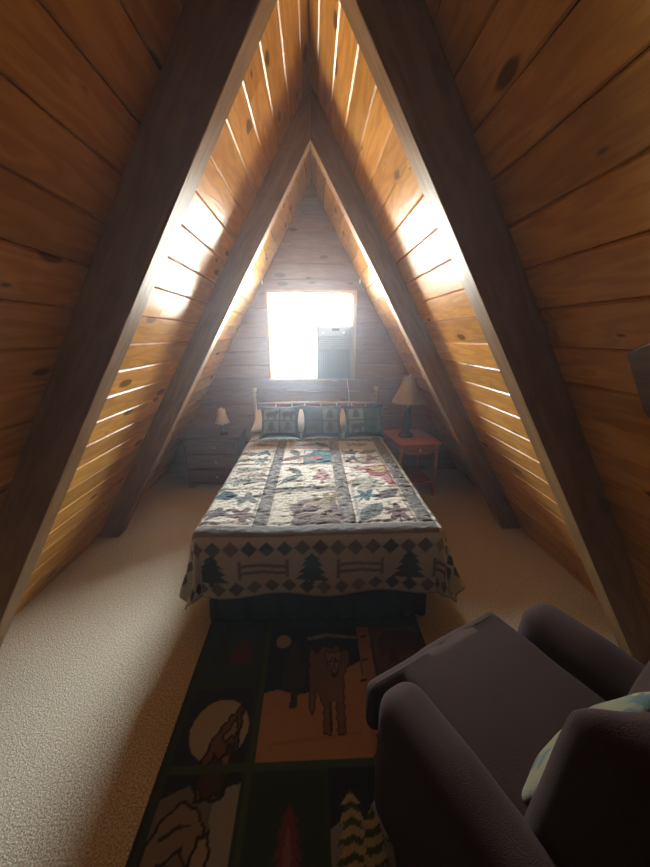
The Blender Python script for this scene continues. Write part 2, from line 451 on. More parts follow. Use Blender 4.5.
# painters for patterned cloth: arrays of (s,t) in metres -> colour
def poly_mask(S_, T_, pts):
    ins = np.zeros(S_.shape, bool); n = len(pts)
    for i in range(n):
        x1, y1 = pts[i]; x2, y2 = pts[(i + 1) % n]
        if y1 == y2: continue
        c = ((y1 > T_) != (y2 > T_)) & (S_ < (x2 - x1) * (T_ - y1) / (y2 - y1) + x1)
        ins ^= c
    return ins
def ell(S_, T_, cx, cy, rx, ry, a=0):
    ca, sa = math.cos(a), math.sin(a)
    u = (S_ - cx) * ca + (T_ - cy) * sa; v = -(S_ - cx) * sa + (T_ - cy) * ca
    return (u / rx) ** 2 + (v / ry) ** 2 < 1
def rect(S_, T_, x0, x1, y0, y1): return (S_ >= x0) & (S_ <= x1) & (T_ >= y0) & (T_ <= y1)
def tree_pts(cx, cy, w, h, up=1, tiers=4):
    """stepped pine outline, base at cy, pointing up*t"""
    L_ = [(0, 1.0)]
    for i in range(tiers):
        f = (i + 1) / tiers
        L_.append((.5 * (.35 + .65 * f), 1 - .86 * f))
        if i < tiers - 1: L_.append((.5 * (.35 + .65 * f) * .55, 1 - .86 * f + .02))
    L_.append((.07, .14)); L_.append((.07, 0))
    pts = [(cx + a * w, cy + up * b * h) for a, b in L_] + [(cx - a * w, cy + up * b * h) for a, b in reversed(L_[1:])]
    return pts
def rot_pts(pts, c, a):
    ca, sa = math.cos(a), math.sin(a)
    return [(c[0] + (x - c[0]) * ca - (y - c[1]) * sa, c[1] + (x - c[0]) * sa + (y - c[1]) * ca) for x, y in pts]
CREAM = (.62, .55, .42); OLIVE = (.17, .15, .11); TEAL = (.035, .13, .14); GREEN = (.03, .06, .05); TAUPE = (.27, .21, .155)
BROWN = (.12, .075, .055); RED = (.30, .07, .065); PINK = (.38, .2, .18); GOLD = (.45, .33, .14); SAGE = (.20, .22, .16); DKB = (.05, .045, .045)
rng = np.random.default_rng(3)

def leaf(C, S_, T_, cx, cy, L_, w, a, col, lobes=0):
    L_ *= 1.5; w *= 1.5; col = tuple(q * .6 for q in col)
    if lobes:
        ca, sa = math.cos(a), math.sin(a)
        u = (S_ - cx) * ca + (T_ - cy) * sa; v = -(S_ - cx) * sa + (T_ - cy) * ca
        th = np.arctan2(v / w, u / L_); r = np.hypot(u / L_, v / w)
        C[r < .72 + .28 * np.cos(lobes * th)] = col
    else:
        ca, sa = math.cos(a), math.sin(a)
        u = ((S_ - cx) * ca + (T_ - cy) * sa) / L_; v = (-(S_ - cx) * sa + (T_ - cy) * ca) / w
        C[(np.abs(v) < (1 - u * u)) & (np.abs(u) < 1)] = col
    ca, sa = math.cos(a), math.sin(a)
    u = (S_ - cx) * ca + (T_ - cy) * sa; v = -(S_ - cx) * sa + (T_ - cy) * ca
    C[(np.abs(v) < .005) & (u > -L_ * 1.25) & (u < L_ * .6)] = tuple(c * .55 for c in col)

# ---- quilt
TW, OV, LEN = .71, .38, 2.12
ds = .0062
s1 = np.arange(-(TW + OV), TW + OV + ds, ds); t1 = np.arange(-.345, LEN + ds, ds)
Sg, Tg = np.meshgrid(s1, t1)
C = np.zeros(Sg.shape + (3,)); C[:] = CREAM
tone = np.sin(Sg * 210) * np.sin(Tg * 230)
# top: print on the sashing strips
def strip(mask, base):
    base = tuple(q * .66 for q in base)
    C[mask] = base
    pp = (np.sin(Sg * 95 + np.sin(Tg * 60) * 1.5) * np.sin(Tg * 80 + np.sin(Sg * 75)) > .35) & mask
    C[pp] = tuple(c * 1.7 for c in base)
    pp = (np.sin(Sg * 70 + 2 + np.sin(Tg * 90)) * np.sin(Tg * 65 + 1) > .45) & mask
    C[pp] = tuple(c * .6 for c in base)
top = (np.abs(Sg) < TW) & (Tg > 0)
C[top] = (.58, .51, .39)
strip(rect(Sg, Tg, -.385, -.30, .1, 1.62), (.23, .20, .155))
strip(rect(Sg, Tg, .125, .215, .1, 1.62), (.25, .21, .16))
strip(rect(Sg, Tg, .575, .665, .1, 1.75), (.23, .20, .155))
strip(rect(Sg, Tg, -TW, .665, 1.62, 1.70), (.25, .20, .15))
strip(rect(Sg, Tg, -.30, .125, .50, .58), (.25, .22, .17)); strip(rect(Sg, Tg, -.30, .125, .97, 1.03), (.27, .22, .17))
# middle column
C[rect(Sg, Tg, -.30, -.0, .12, .50)] = (.56, .5, .38)
C[poly_mask(Sg, Tg, [(-.17, .1), (-.15, .2), (-.19, .3), (-.12, .38), (-.02, .42), (.1, .38), (.13, .25), (.13, .1)])] = (.17, .12, .09)
C[poly_mask(Sg, Tg, [(-.12, .24), (-.09, .34), (.02, .36), (.08, .28), (.0, .21)])] = (.35, .27, .2)
C[ell(Sg, Tg, -.05, .27, .05, .03)] = (.1, .07, .06)
leaf(C, Sg, Tg, .07, .40, .08, .05, .9, GOLD, 5)
C[rect(Sg, Tg, -.27, -.05, .62, .95)] = (.55, .49, .37)
leaf(C, Sg, Tg, -.2, .72, .07, .03, .8, SAGE); leaf(C, Sg, Tg, -.18, .86, .06, .025, 2.2, TAUPE)
C[poly_mask(Sg, Tg, tree_pts(.03, .64, .17, .26))] = (.30, .17, .14)
C[ell(Sg, Tg, .02, .72, .06, .03)] = PINK
C[rect(Sg, Tg, -.12, .12, 1.03, 1.35)] = TEAL
C[ell(Sg, Tg, -.03, 1.14, .09, .05, .4)] = (.33, .1, .09); C[ell(Sg, Tg, .06, 1.24, .05, .04)] = (.1, .27, .27)
C[poly_mask(Sg, Tg, [(-.12, 1.2), (-.02, 1.33), (-.1, 1.35)])] = CREAM
leaf(C, Sg, Tg, -.2, 1.15, .08, .03, .5, (.3, .14, .12)); leaf(C, Sg, Tg, -.2, 1.28, .06, .03, 2.0, SAGE)
C[rect(Sg, Tg, -.27, .12, 1.40, 1.60)] = (.36, .3, .24); leaf(C, Sg, Tg, -.1, 1.5, .08, .03, .2, (.33, .12, .1)); leaf(C, Sg, Tg, .05, 1.5, .06, .03, 2.4, TEAL)
# left column
def frame_block(x0, x1, y0, y1):
    C[rect(Sg, Tg, x0, x1, y0, y1)] = (.36, .31, .24); C[rect(Sg, Tg, x0 + .018, x1 - .018, y0 + .018, y1 - .018)] = (.62, .55, .43)
frame_block(-.70, -.39, .12, .54)
leaf(C, Sg, Tg, -.62, .46, .055, .04, .1, TEAL); leaf(C, Sg, Tg, -.47, .43, .07, .055, .5, SAGE, 5)
leaf(C, Sg, Tg, -.61, .23, .075, .05, .6, (.16, .11, .09), 5); leaf(C, Sg, Tg, -.47, .22, .075, .06, 2.4, (.28, .17, .12), 5)
C[rect(Sg, Tg, -.70, -.39, .56, 1.0)] = (.50, .45, .35)
C[poly_mask(Sg, Tg, rot_pts(tree_pts(-.66, .68, .16, .30), (-.66, .68), -PI / 2 + .1))] = (.2, .18, .13)
C[poly_mask(Sg, Tg, rot_pts(tree_pts(-.68, .88, .16, .28), (-.68, .88), -PI / 2 + .1))] = (.2, .18, .13)
C[poly_mask(Sg, Tg, rot_pts(tree_pts(-.40, .79, .10, .2), (-.40, .79), PI / 2))] = (.24, .15, .11)
frame_block(-.70, -.39, 1.02, 1.38)
leaf(C, Sg, Tg, -.62, 1.27, .065, .03, -.2, TAUPE); leaf(C, Sg, Tg, -.47, 1.28, .06, .045, .4, TEAL, 5)
leaf(C, Sg, Tg, -.62, 1.11, .07, .025, .2, (.25, .2, .1)); leaf(C, Sg, Tg, -.47, 1.11, .06, .045, 1.2, SAGE, 5)
C[rect(Sg, Tg, -.70, -.39, 1.40, 1.60)] = (.45, .4, .31)
C[poly_mask(Sg, Tg, rot_pts(tree_pts(-.66, 1.5, .12, .26), (-.66, 1.5), -PI / 2))] = (.2, .18, .13)
# right column
frame_block(.225, .565, .11, .54)
leaf(C, Sg, Tg, .32, .44, .065, .055, 1.0, TEAL, 5); leaf(C, Sg, Tg, .47, .45, .075, .032, .7, (.16, .13, .1))
leaf(C, Sg, Tg, .32, .22, .085, .04, .9, (.22, .22, .17)); leaf(C, Sg, Tg, .48, .21, .075, .06, 1.5, (.24, .13, .1), 5)
C[rect(Sg, Tg, .225, .565, .56, 1.0)] = (.60, .53, .42)
C[poly_mask(Sg, Tg, [(.25, .92), (.56, .96), (.56, .58), (.51, .6), (.49, .72), (.40, .74), (.38, .85), (.31, .86)])] = RED
C[poly_mask(Sg, Tg, [(.40, .90), (.54, .94), (.55, .80), (.46, .82)])] = GOLD; C[ell(Sg, Tg, .37, .9, .05, .025)] = PINK; C[ell(Sg, Tg, .52, .71, .025, .06)] = PINK
C[poly_mask(Sg, Tg, [(.24, .58), (.46, .56), (.44, .68), (.32, .72), (.25, .66)])] = (.33, .33, .25)
frame_block(.225, .565, 1.02, 1.38)
leaf(C, Sg, Tg, .31, 1.28, .065, .05, .2, TEAL, 5); leaf(C, Sg, Tg, .47, 1.29, .065, .03, .5, SAGE)
leaf(C, Sg, Tg, .31, 1.11, .065, .05, .2, (.22, .2, .15), 5); leaf(C, Sg, Tg, .47, 1.12, .065, .05, .5, (.36, .17, .13), 5)
C[rect(Sg, Tg, .225, .565, 1.40, 1.60)] = (.55, .49, .39); C[poly_mask(Sg, Tg, rot_pts(tree_pts(.26, 1.5, .12, .26), (.26, 1.5), -PI / 2))] = (.25, .25, .19)
# plain olive band along the foot and right edge
C[rect(Sg, Tg, -TW, .665, .012, .10)] = (.155, .135, .105)
C[rect(Sg, Tg, .575, .665, .012, .14)] = (.155, .135, .105)
C[rect(Sg, Tg, -.205, -.0, .02, .10) & (Tg > .02 + .0)] = (.15, .13, .10)
# drops: diamonds, pines, fences
PAL = [(.085, .085, .07), (.14, .12, .095), (.05, .035, .035), (.16, .105, .08), (.12, .11, .095), (.20, .14, .09), (.07, .08, .065), (.035, .035, .04), (.05, .055, .06), (.13, .125, .09), (.10, .065, .055), (.18, .15, .11)]
def diamond(cx, cy, r, kk):
    mk = np.abs(Sg - cx) + np.abs(Tg - cy) < r
    col = PAL[kk % len(PAL)]; C[mk] = col
    if kk % 5 == 2: C[mk & (np.sin((Sg + Tg) * 330) > .2)] = tuple(c * 2.2 for c in col)
edge_t = -.005
kk = 0
for i in range(-12, 13):
    x = i * .0975
    if abs(x) > TW + OV - .02: continue
    diamond(x, -.055, .047, kk); kk += 1
    if abs(x) < TW + OV - .03: diamond(x + .02, -.288, .043, kk + 4)
for (x, a) in ((-.60, .0), (-.045, .0), (.50, .0)):
    C[poly_mask(Sg, Tg, tree_pts(x, -.272, .19, .185))] = GREEN if x < 0 else (.045, .045, .045)
def fence(x0, x1, y0, y1):
    fc = (.19, .14, .10)
    C[rect(Sg, Tg, x0, x0 + .022, y0, y1)] = fc; C[rect(Sg, Tg, x1 - .022, x1, y0, y1)] = fc
    h = y1 - y0
    for q in (.3, .68):
        C[(np.abs(Tg - (y0 + q * h + .008 * np.sin((Sg - x0) * 18))) < .010) & (Sg > x0) & (Sg < x1)] = fc
fence(-.455, -.175, -.235, -.125); fence(.09, .36, -.235, -.125); fence(.63, .80, -.245, -.13)
C[poly_mask(Sg, Tg, tree_pts(.93, -.27, .18, .18))] = GREEN
# side drops
for sg in (-1, 1):
    for j in range(0, 22):
        y = .04 + j * .0975
        e = TW + .035 if sg > 0 else TW + .055
        diamond(sg * e, y, .045, kk); kk += 1
        diamond(sg * (TW + .31), y + .03, .045, kk + 3)
    for j in range(4):
        y = .10 + j * .52
        pts = rot_pts(tree_pts(0, 0, .19, .19), (0, 0), -sg * PI / 2 + PI)
        pts = rot_pts(tree_pts(0, -.1, .19, .19), (0, 0), sg * PI / 2)
        C[poly_mask(Sg, Tg, [(p[0] + sg * (TW + .2), p[1] + y) for p in pts])] = GREEN
        mk = rect(Sg * sg, Tg, TW + .15, TW + .28, y + .17, y + .42) & ((np.abs(Sg * sg - TW - .185) < .01) | (np.abs(Sg * sg - TW - .235) < .01) | (np.abs(Tg - y - .18) < .011) | (np.abs(Tg - y - .41) < .011))
        C[mk] = (.19, .14, .10)
hem = (np.abs(Sg) > TW + OV - .012) | (Tg < -.345 + .010)
C[hem] = (.30, .26, .2)
# quilting seams
C[(np.abs(Tg - .555) < .004) & top] *= .6
C[(np.abs(Tg - 1.01) < .004) & top] *= .6
C[top] *= .92
# shape: rounded edges, hanging sides and foot, folded corners
def noise_grid(A, B, sc, seed, oct_=2):
    out = np.zeros(A.shape)
    rr = np.random.default_rng(seed)
    for o in range(oct_):
        for q in range(7):
            a = rr.uniform(0, 2 * PI); k = sc * (2 ** o) * rr.uniform(.6, 1.4)
            out += np.sin((A * math.cos(a) + B * math.sin(a)) * k + rr.uniform(0, 6.3)) / (1.7 ** o) / 7
    return out
rc = .06
a_ = np.maximum(np.abs(Sg) - (TW - rc), 0); b_ = np.maximum(-(Tg - rc), 0)
r_ = np.hypot(a_, b_)
r_ = r_ * (1 - .10 * np.sin(2 * np.arctan2(b_, a_ + 1e-9)) ** 2 * np.clip(r_ / .3, 0, 1))
r_ = r_ - np.maximum(r_ - .42, 0) * .45
phi = np.arctan2(b_, a_ + 1e-9)
# arc profile: first a quarter circle of radius rc, then straight down with flare
arc = rc * PI / 2
ang = np.clip(r_ / rc, 0, PI / 2)
corner = np.sin(2 * phi)                              # 0 on a side, 1 on the diagonal
down = np.maximum(r_ - arc, 0)
flare = np.where(Sg > 0, .12 + .22 * np.clip((1.0 - Tg) / .6, 0, 1), .12 + .05 * np.clip((1.0 - Tg) / .6, 0, 1)) * np.cos(phi) ** 2 + .08 * np.sin(phi) ** 2 + .12 * corner
out = rc * np.sin(ang) + down * flare
drop = rc * (1 - np.cos(ang)) + down * np.sqrt(1 - flare ** 2)
wave = (np.clip(down / .3, 0, 1)) * (.018 * np.sin(Sg * 11 + 1) * (b_ > 0) + .016 * np.sin(Tg * 9) * (a_ > 0) + .03 * corner * np.sin(phi * 7))
out += wave
sgn = np.sign(Sg)
X = np.where(a_ > 0, sgn * (TW - rc), Sg) + sgn * out * np.cos(phi) * (a_ > 0)
Y = np.where(b_ > 0, rc, Tg) - out * np.sin(phi) * (b_ > 0)
puck = noise_grid(Sg, Tg * 1.7, 42, 5, 3)
n3 = noise_grid(Sg, Tg * 2.2, 95, 9, 2)
puck = (1 - np.abs(puck) * 2.6) * .0040 + n3 * .0016
puck2 = noise_grid(Sg, Tg, 7, 11, 2) * .012
band = rect(Sg, Tg, -1, 1, -.5, .1)
puck = np.where(band, puck * .35, puck * (1 + .3 * (Tg > .5)))
seamd = np.minimum.reduce([np.abs(Tg - q) for q in (.105, .555, 1.01, 1.39, 1.61)] + [np.abs(Sg - q) for q in (-.385, -.30, .125, .215, .575, .665)])
puck -= .006 * np.exp(-(seamd / .012) ** 2) * (Tg > .05) * (r_ < .05)
zt = TZ + .005 + (puck + puck2) * np.clip(1 - down / .2, .25, 1)
# the head of the quilt is turned over the bed pillows
Z = zt - drop
Z = np.maximum(Z, .012)
qo = grid_mesh('quilt', X + BX, Y + FY, Z, QUILT, C, thick=.008)
tag(qo, 'patchwork quilt with pine trees, leaves and diamonds spread over the bed', 'quilt')

# ---- dust ruffle below the quilt
npt = 520
path = []
x0, x1, y0, y1 = BX - .675, BX + .675, FY + .075, 3.68
def lin(a, b, n): return [(a[0] + (b[0] - a[0]) * i / n, a[1] + (b[1] - a[1]) * i / n) for i in range(n)]
path = lin((x0, y1), (x0, y0 + .05), 150) + [(x0 + .05 - .05 * math.cos(q * PI / 24), y0 + .05 - .05 * math.sin(q * PI / 24)) for q in range(12)] \
     + lin((x0 + .05, y0), (x1 - .05, y0), 160) + [(x1 - .05 + .05 * math.sin(q * PI / 24), y0 + .05 - .05 * math.cos(q * PI / 24)) for q in range(12)] + lin((x1, y0 + .05), (x1, y1), 150)
path = np.array(path); tan = np.gradient(path, axis=0); tan /= np.linalg.norm(tan, axis=1)[:, None]
nor = np.stack([tan[:, 1], -tan[:, 0]], 1)
arcl = np.cumsum(np.r_[0, np.linalg.norm(np.diff(path, axis=0), axis=1)])
zz = np.linspace(0.016, .40, 14)
PX = np.zeros((14, len(path))); PY = PX.copy(); PZ = PX.copy()
for i, z in enumerate(zz):
    f = 1 - i / 13
    w = (.009 * np.sin(arcl * 62) + .006 * np.sin(arcl * 37 + 1)) * f - .012 * (1 - f)
    PX[i] = path[:, 0] + nor[:, 0] * w; PY[i] = path[:, 1] + nor[:, 1] * w; PZ[i] = z
sk = grid_mesh('bed_skirt', PX, PY, PZ, SKIRT, thick=.003)
tag(sk, 'dark green gathered bed skirt hanging to the floor below the quilt', 'bed skirt')

# ---- pillows and cushions
def pillow(name, w, h, t, mat, painter=None, n=46, seed=1, pinch=.10, shade=None):
    """soft pillow lying in XY, two skins in one closed mesh"""
    u = np.linspace(-1, 1, n); U, V = np.meshgrid(u, u)
    prof = lambda A: np.power(np.clip(1 - np.abs(A) ** 2.6, 0, 1), .5)
    H = prof(U) * prof(V) * t / 2
    X_ = U * w / 2 * (1 - pinch * (1 - np.abs(V) ** 2) * (np.abs(U) ** 6) * .6); Y_ = V * h / 2 * (1 - pinch * (1 - np.abs(U) ** 2) * (np.abs(V) ** 6) * .6)
    nz = noise_grid(X_, Y_, 26, seed, 2) * .006 * (H > .001)
    top_ = np.stack([X_, Y_, H + nz], -1); bot = np.stack([X_, Y_, -H * .9], -1)
    col = painter(X_ / w + .5, Y_ / h + .5) if painter else None
    co = np.concatenate([top_.reshape(-1, 3), bot.reshape(-1, 3)]); N_ = n * n
    ix = np.arange(N_).reshape(n, n)
    f1 = np.stack([ix[:-1, :-1], ix[:-1, 1:], ix[1:, 1:], ix[1:, :-1]], -1).reshape(-1, 4)
    f2 = np.stack([ix[:-1, :-1], ix[1:, :-1], ix[1:, 1:], ix[:-1, 1:]], -1).reshape(-1, 4) + N_
    me = bpy.data.meshes.new(name); me.from_pydata(co.tolist(), [], np.concatenate([f1, f2]).tolist())
    if col is not None:
        c = np.concatenate([col.reshape(-1, 3), col.reshape(-1, 3) * 0 + np.array((.03, .035, .035))]); c = np.concatenate([c, np.ones((len(c), 1))], 1).astype(np.float32)
        a = me.color_attributes.new('pattern', 'FLOAT_COLOR', 'POINT'); a.data.foreach_set('color', c.ravel())
    me.materials.append(mat)
    import bmesh
    bm = bmesh.new(); bm.from_mesh(me); bmesh.ops.remove_doubles(bm, verts=bm.verts, dist=.0004); bmesh.ops.recalc_face_normals(bm, faces=bm.faces)
    for f in bm.faces: f.smooth = True
    bm.to_mesh(me); bm.free()
    return link(bpy.data.objects.new(name, me))

def cushion_paint(seed):
    rr = np.random.default_rng(seed)
    def f(U, V):
        c = np.zeros(U.shape + (3,)); c[:] = (.012, .022, .026)
        cols = [(.10, .12, .09), (.17, .18, .13), (.05, .08, .075), (.20, .19, .13), (.08, .09, .06), (.13, .15, .12)]
        for i in range(2):
            for j in range(2):
                x0, x1 = .13 + i * .38, .48 + i * .38; y0, y1 = .15 + j * .36, .48 + j * .36
                c[rect(U, V, x0, x1, y0, y1)] = cols[rr.integers(0, 6)]
                cx, cy = (x0 + x1) / 2, (y0 + y1) / 2
                k_ = rr.integers(0, 3)
                if k_ == 0: c[poly_mask(U, V, tree_pts(cx, y0 + .03, .22, .3))] = (.03, .05, .045)
                elif k_ == 1:
                    c[ell(U, V, cx, cy, .13, .08)] = (.05, .045, .04); c[ell(U, V, cx + .12, cy + .05, .05, .05)] = (.05, .045, .04)
                    for q in (-.08, .08): c[rect(U, V, cx + q - .025, cx + q + .025, cy - .15, cy)] = (.05, .045, .04)
                else:
                    c[ell(U, V, cx, cy, .15, .06, .6)] = (.06, .09, .07); c[ell(U, V, cx + .05, cy - .06, .1, .04, -.5)] = (.08, .08, .06)
        c[(U < .045) | (U > .955) | (V < .05) | (V > .95)] = (.012, .02, .022)
        return c
    return f
for i, (x, rz, tilt, lab) in enumerate(((-.345, .02, 60, 'dark green patchwork cushion on the bed, left of the three by the headboard'),
                                 (.09, -.02, 64, 'dark green patchwork cushion on the bed, middle of the three by the headboard'),
                                 (.525, .03, 60, 'dark green patchwork cushion on the bed, right of the three by the headboard'))):
    o = pillow('throw_pillow', .44, .37, .13, CUSH, cushion_paint(20 + i * 3), n=72, seed=i, pinch=.28)
    o.rotation_euler = (math.radians(tilt), 0, rz); o.location = (x, 3.28, .84)
    tag(o, lab, 'cushion', 'patchwork cushions on the bed')
for i, (x, lab) in enumerate(((-.33, 'white bed pillow poking out behind the left cushion'), (.40, 'white bed pillow mostly hidden behind the right cushion'))):
    o = pillow('bed_pillow', .70, .40, .15, LINEN, None, seed=8 + i)
    o.rotation_euler = (math.radians(22), 0, 0); o.location = (x, 3.57, .785)
    tag(o, lab, 'pillow', 'white bed pillows')

# ------------------------------------------------------------------ dresser and lamp at the left
dr = empty('dresser', (-1.15, 3.66, 0)); tag(dr, 'low dark wooden chest of drawers left of the bed', 'dresser')
m = MB(); m.box((-.31, -.17, .05), (-.29, .20, .595), axis=2); m.box((.29, -.17, .05), (.31, .20, .595), axis=2); m.box((-.29, .18, .05), (.29, .20, .595), axis=0)
m.box((-.29, -.17, .05), (.29, .18, .075), axis=0); m.box((-.29, -.17, .575), (.29, .18, .595), axis=0)
m.box((-.29, -.17, .245), (.29, .18, .257), axis=0); m.box((-.29, -.17, .415), (.29, .18, .427), axis=0)
m.build('body', DARKW, dr, bevel=.003)
m = MB(); m.box((-.31, .17, 0), (.31, .19, .049)); m.build('plinth', DARKW, dr)
m = MB(); m.box((-.33, -.20, .596), (.33, .215, .62), axis=0); m.build('top', DARKW, dr, bevel=.006)
m = MB(); m.prism([(-.31, 0), (-.24, 0), (-.20, .049), (.20, .049), (.24, 0), (.31, 0), (.31, .052), (-.31, .052)], -.17, -.15); m.build('plinth', DARKW, dr)
for z in (.082, .262, .432):
    m = MB(); m.box((-.282, -.185, z), (.282, -.15, z + .155 if z < .4 else z + .137), axis=0); d = m.build('drawer', DARKW, dr, bevel=.006)
    for x in (.05,):
        kz = z + .075
        m = MB(); m.lathe([(.004, 0), (.007, .012), (.016, .018), (.018, .025), (.012, .031), (.002, .033)], (0, 0, 0), 14)
        m.v = [(v[0] + x, -.185 - v[2], v[1] + kz) for v in m.v]; m.build('knob', KNOB, d)

def lamp(name, loc, base_prof, shade_prof, shade_mat, base_mat, label, neck, flute=0, nsh=36):
    r = empty(name, loc); tag(r, label, 'lamp')
    m = MB(); m.lathe(base_prof, (0, 0, 0), 24); m.build('base', base_mat, r)
    m = MB(); m.tube([(0, 0, base_prof[-1][1] - .01), (0, 0, neck)], .006, 10); m.build('stem', BRASS, r)
    m = MB(); m.lathe(shade_prof, (0, 0, 0), nsh, cap=False)
    if flute: m.v = [(v[0] * (1 + flute * math.cos(math.atan2(v[1], v[0]) * nsh / 4 )), v[1] * (1 + flute * math.cos(math.atan2(v[1], v[0]) * nsh / 4)), v[2]) for v in m.v]
    s = m.build('lamp_shade', shade_mat, r); md = s.modifiers.new('t', 'SOLIDIFY'); md.thickness = .003
    zt_, zb_ = shade_prof[-1][1], shade_prof[0][1]; rt = shade_prof[-1][0]
    m = MB(); m.tube([(-rt, 0, zt_ - .004), (0, 0, zt_ - .012), (rt, 0, zt_ - .004)], .0022, 6); m.tube([(0, -rt, zt_ - .004), (0, 0, zt_ - .012), (0, rt, zt_ - .004)], .0022, 6)
    m.build('spider', BRASS, s)
    m = MB(); m.lathe([(.002, 0), (.008, .003), (.006, .012), (.002, .018)], (0, 0, neck), 12); m.build('finial', BRASS, r)
    return r
lamp('table_lamp', (-1.03, 3.60, .621),
     [(.045, 0), (.05, .006), (.045, .016), (.018, .024), (.014, .04), (.026, .055), (.030, .07), (.018, .088), (.012, .10)],
     [(.083, .135), (.066, .18), (.052, .225), (.043, .285), (.041, .292)], SHADE, BASED,
     'small table lamp with a pale cream shade on the dark dresser', .295)
lamp('table_lamp', (1.035, 3.45, .621),
     [(.085, 0), (.09, .012), (.075, .03), (.04, .045), (.045, .08), (.06, .13), (.05, .19), (.035, .24), (.045, .27), (.028, .30), (.018, .33)],
     [(.178, .385), (.172, .40), (.135, .47), (.102, .54), (.078, .60), (.066, .645), (.064, .665)], SHADE2, BASED,
     'tall table lamp with a wide tan bell shade on the red end table', .672, flute=.02, nsh=48)

# ------------------------------------------------------------------ end table
et = empty('end_table', (1.09, 3.43, 0), .10); tag(et, 'small reddish wooden end table with a drawer right of the bed', 'end table')
m = MB()
tp = []
for (cx, cy, a0) in ((.195, .24, 0), (-.195, .24, 90), (-.195, -.24, 180), (.195, -.24, 270)):
    for q in range(5):
        a = math.radians(a0 + q * 22.5); tp.append((cx + .045 * math.cos(a), cy + .045 * math.sin(a)))
m.prism(tp, .598, .62, axis=2); m.build('top', CHERRY, et, bevel=.005)
m = MB(); m.box((-.195, -.225, .49), (-.18, .24, .597), axis=1); m.box((.18, -.225, .49), (.195, .24, .597), axis=1); m.box((-.18, .225, .49), (.18, .24, .597), axis=0)
m.build('apron', CHERRY, et, bevel=.002)
m = MB()
cv = [(-.175, .596), (.175, .596), (.175, .515)] + [(.175 - .35 * q / 12, .515 - .032 * math.sin(PI * q / 12)) for q in range(1, 12)] + [(-.175, .515)]
m.prism(cv, -.240, -.222); d = m.build('drawer', CHERRY, et, bevel=.002)
m = MB(); m.lathe([(.004, 0), (.006, .01), (.014, .016), (.014, .022), (.002, .026)], (0, 0, 0), 12); m.v = [(v[0], -.240 - v[2], v[1] + .545) for v in m.v]; m.build('knob', BRASS, d)
for sx in (-1, 1):
    for sy in (-1, 1):
        m = MB(); cx, cy = sx * .20, sy * .235
        m.lathe([(.011, 0), (.014, .02), (.013, .12), (.018, .14), (.014, .17), (.017, .40), (.021, .48), (.021, .597)], (cx, cy, 0), 14); m.build('leg', CHERRY, et)
m = MB(); m.box((-.19, -.225, .150), (.19, .225, .166), axis=0); m.build('shelf', CHERRY, et, bevel=.004)

# ------------------------------------------------------------------ rug
dr_ = .0055
rx = np.arange(-.645, .635, dr_); ry = np.arange(-.25, 1.665, dr_)
Rx, Ry = np.meshgrid(rx, ry)
K = np.zeros(Rx.shape + (3,)); K[:] = (.028, .05, .028)
R_ = lambda *a: rect(Rx, Ry, *a)
P_ = lambda pts: poly_mask(Rx, Ry, pts)
def outlined(pts, col, wd=2, edge=(.02, .013, .01), jag=0):
    if jag:
        q = []
        for i in range(len(pts)):
            a, b2 = pts[i], pts[(i + 1) % len(pts)]; d_ = math.hypot(b2[0] - a[0], b2[1] - a[1]); n_ = max(1, int(d_ / .022))
            for k_ in range(n_):
                f_ = k_ / n_; s_ = jag * (1 if k_ % 2 else -.2)
                q.append((a[0] + (b2[0] - a[0]) * f_ + (b2[1] - a[1]) / d_ * s_, a[1] + (b2[1] - a[1]) * f_ - (b2[0] - a[0]) / d_ * s_))
        pts = q
    mk = poly_mask(Rx, Ry, pts); er = mk.copy()
    for sh in range(1, wd + 1):
        for ax in (0, 1): er &= np.roll(mk, sh, ax) & np.roll(mk, -sh, ax)
    K[mk] = edge; K[er] = col
NAVY = (.012, .018, .032); TAN = (.40, .25, .15); MOON = (.42, .40, .36); WBR = (.13, .08, .055); WDK = (.035, .022, .018); SNOW = (.30, .31, .33)
K[(Rx < -.625) | (Rx > .615) | (Ry > 1.645) | (Ry < -.23)] = (.02, .02, .016)
# top left small panel
K[R_(-.60, -.29, 1.25, 1.72)] = (.03, .055, .045); K[P_([(-.47, 1.33), (-.36, 1.33), (-.37, 1.42), (-.42, 1.5), (-.46, 1.42)])] = (.14, .035, .03)
K[P_(tree_pts(-.52, 1.30, .12, .3))] = (.018, .03, .02)
# howling wolf panel
K[R_(-.60, -.30, .30, 1.205)] = NAVY
K[ell(Rx, Ry, -.435, 1.03, .128, .122)] = MOON
K[P_([(-.60, .80), (-.50, .84), (-.46, .80), (-.30, .82), (-.30, .30), (-.60, .30)])] = (.17, .15, .14)
K[P_([(-.40, .82), (-.30, .84), (-.30, .55), (-.38, .60)])] = SNOW
outlined([(-.345, 1.145), (-.332, 1.10), (-.338, 1.03), (-.332, .95), (-.342, .88), (-.36, .80), (-.40, .785), (-.47, .79), (-.492, .85), (-.478, .93), (-.455, 1.0), (-.43, 1.04), (-.405, 1.06), (-.40, 1.09), (-.38, 1.09), (-.365, 1.12)], (.17, .10, .065), jag=.006)
outlined([(-.345, .99), (-.342, .88), (-.37, .80), (-.45, .79), (-.485, .86), (-.455, .90), (-.44, .95), (-.41, .92), (-.39, .97)], (.07, .035, .028), jag=.010)
outlined([(-.36, 1.09), (-.348, 1.02), (-.355, .96), (-.375, 1.0), (-.395, .97), (-.42, 1.0), (-.385, 1.05)], (.32, .24, .17), jag=.006)
outlined([(-.40, .93), (-.36, .95), (-.355, .89), (-.385, .86)], (.24, .16, .11), 1, jag=.006)
K[P_([(-.352, 1.12), (-.344, 1.08), (-.356, 1.085)])] = WDK; K[ell(Rx, Ry, -.366, 1.075, .006, .008)] = WDK
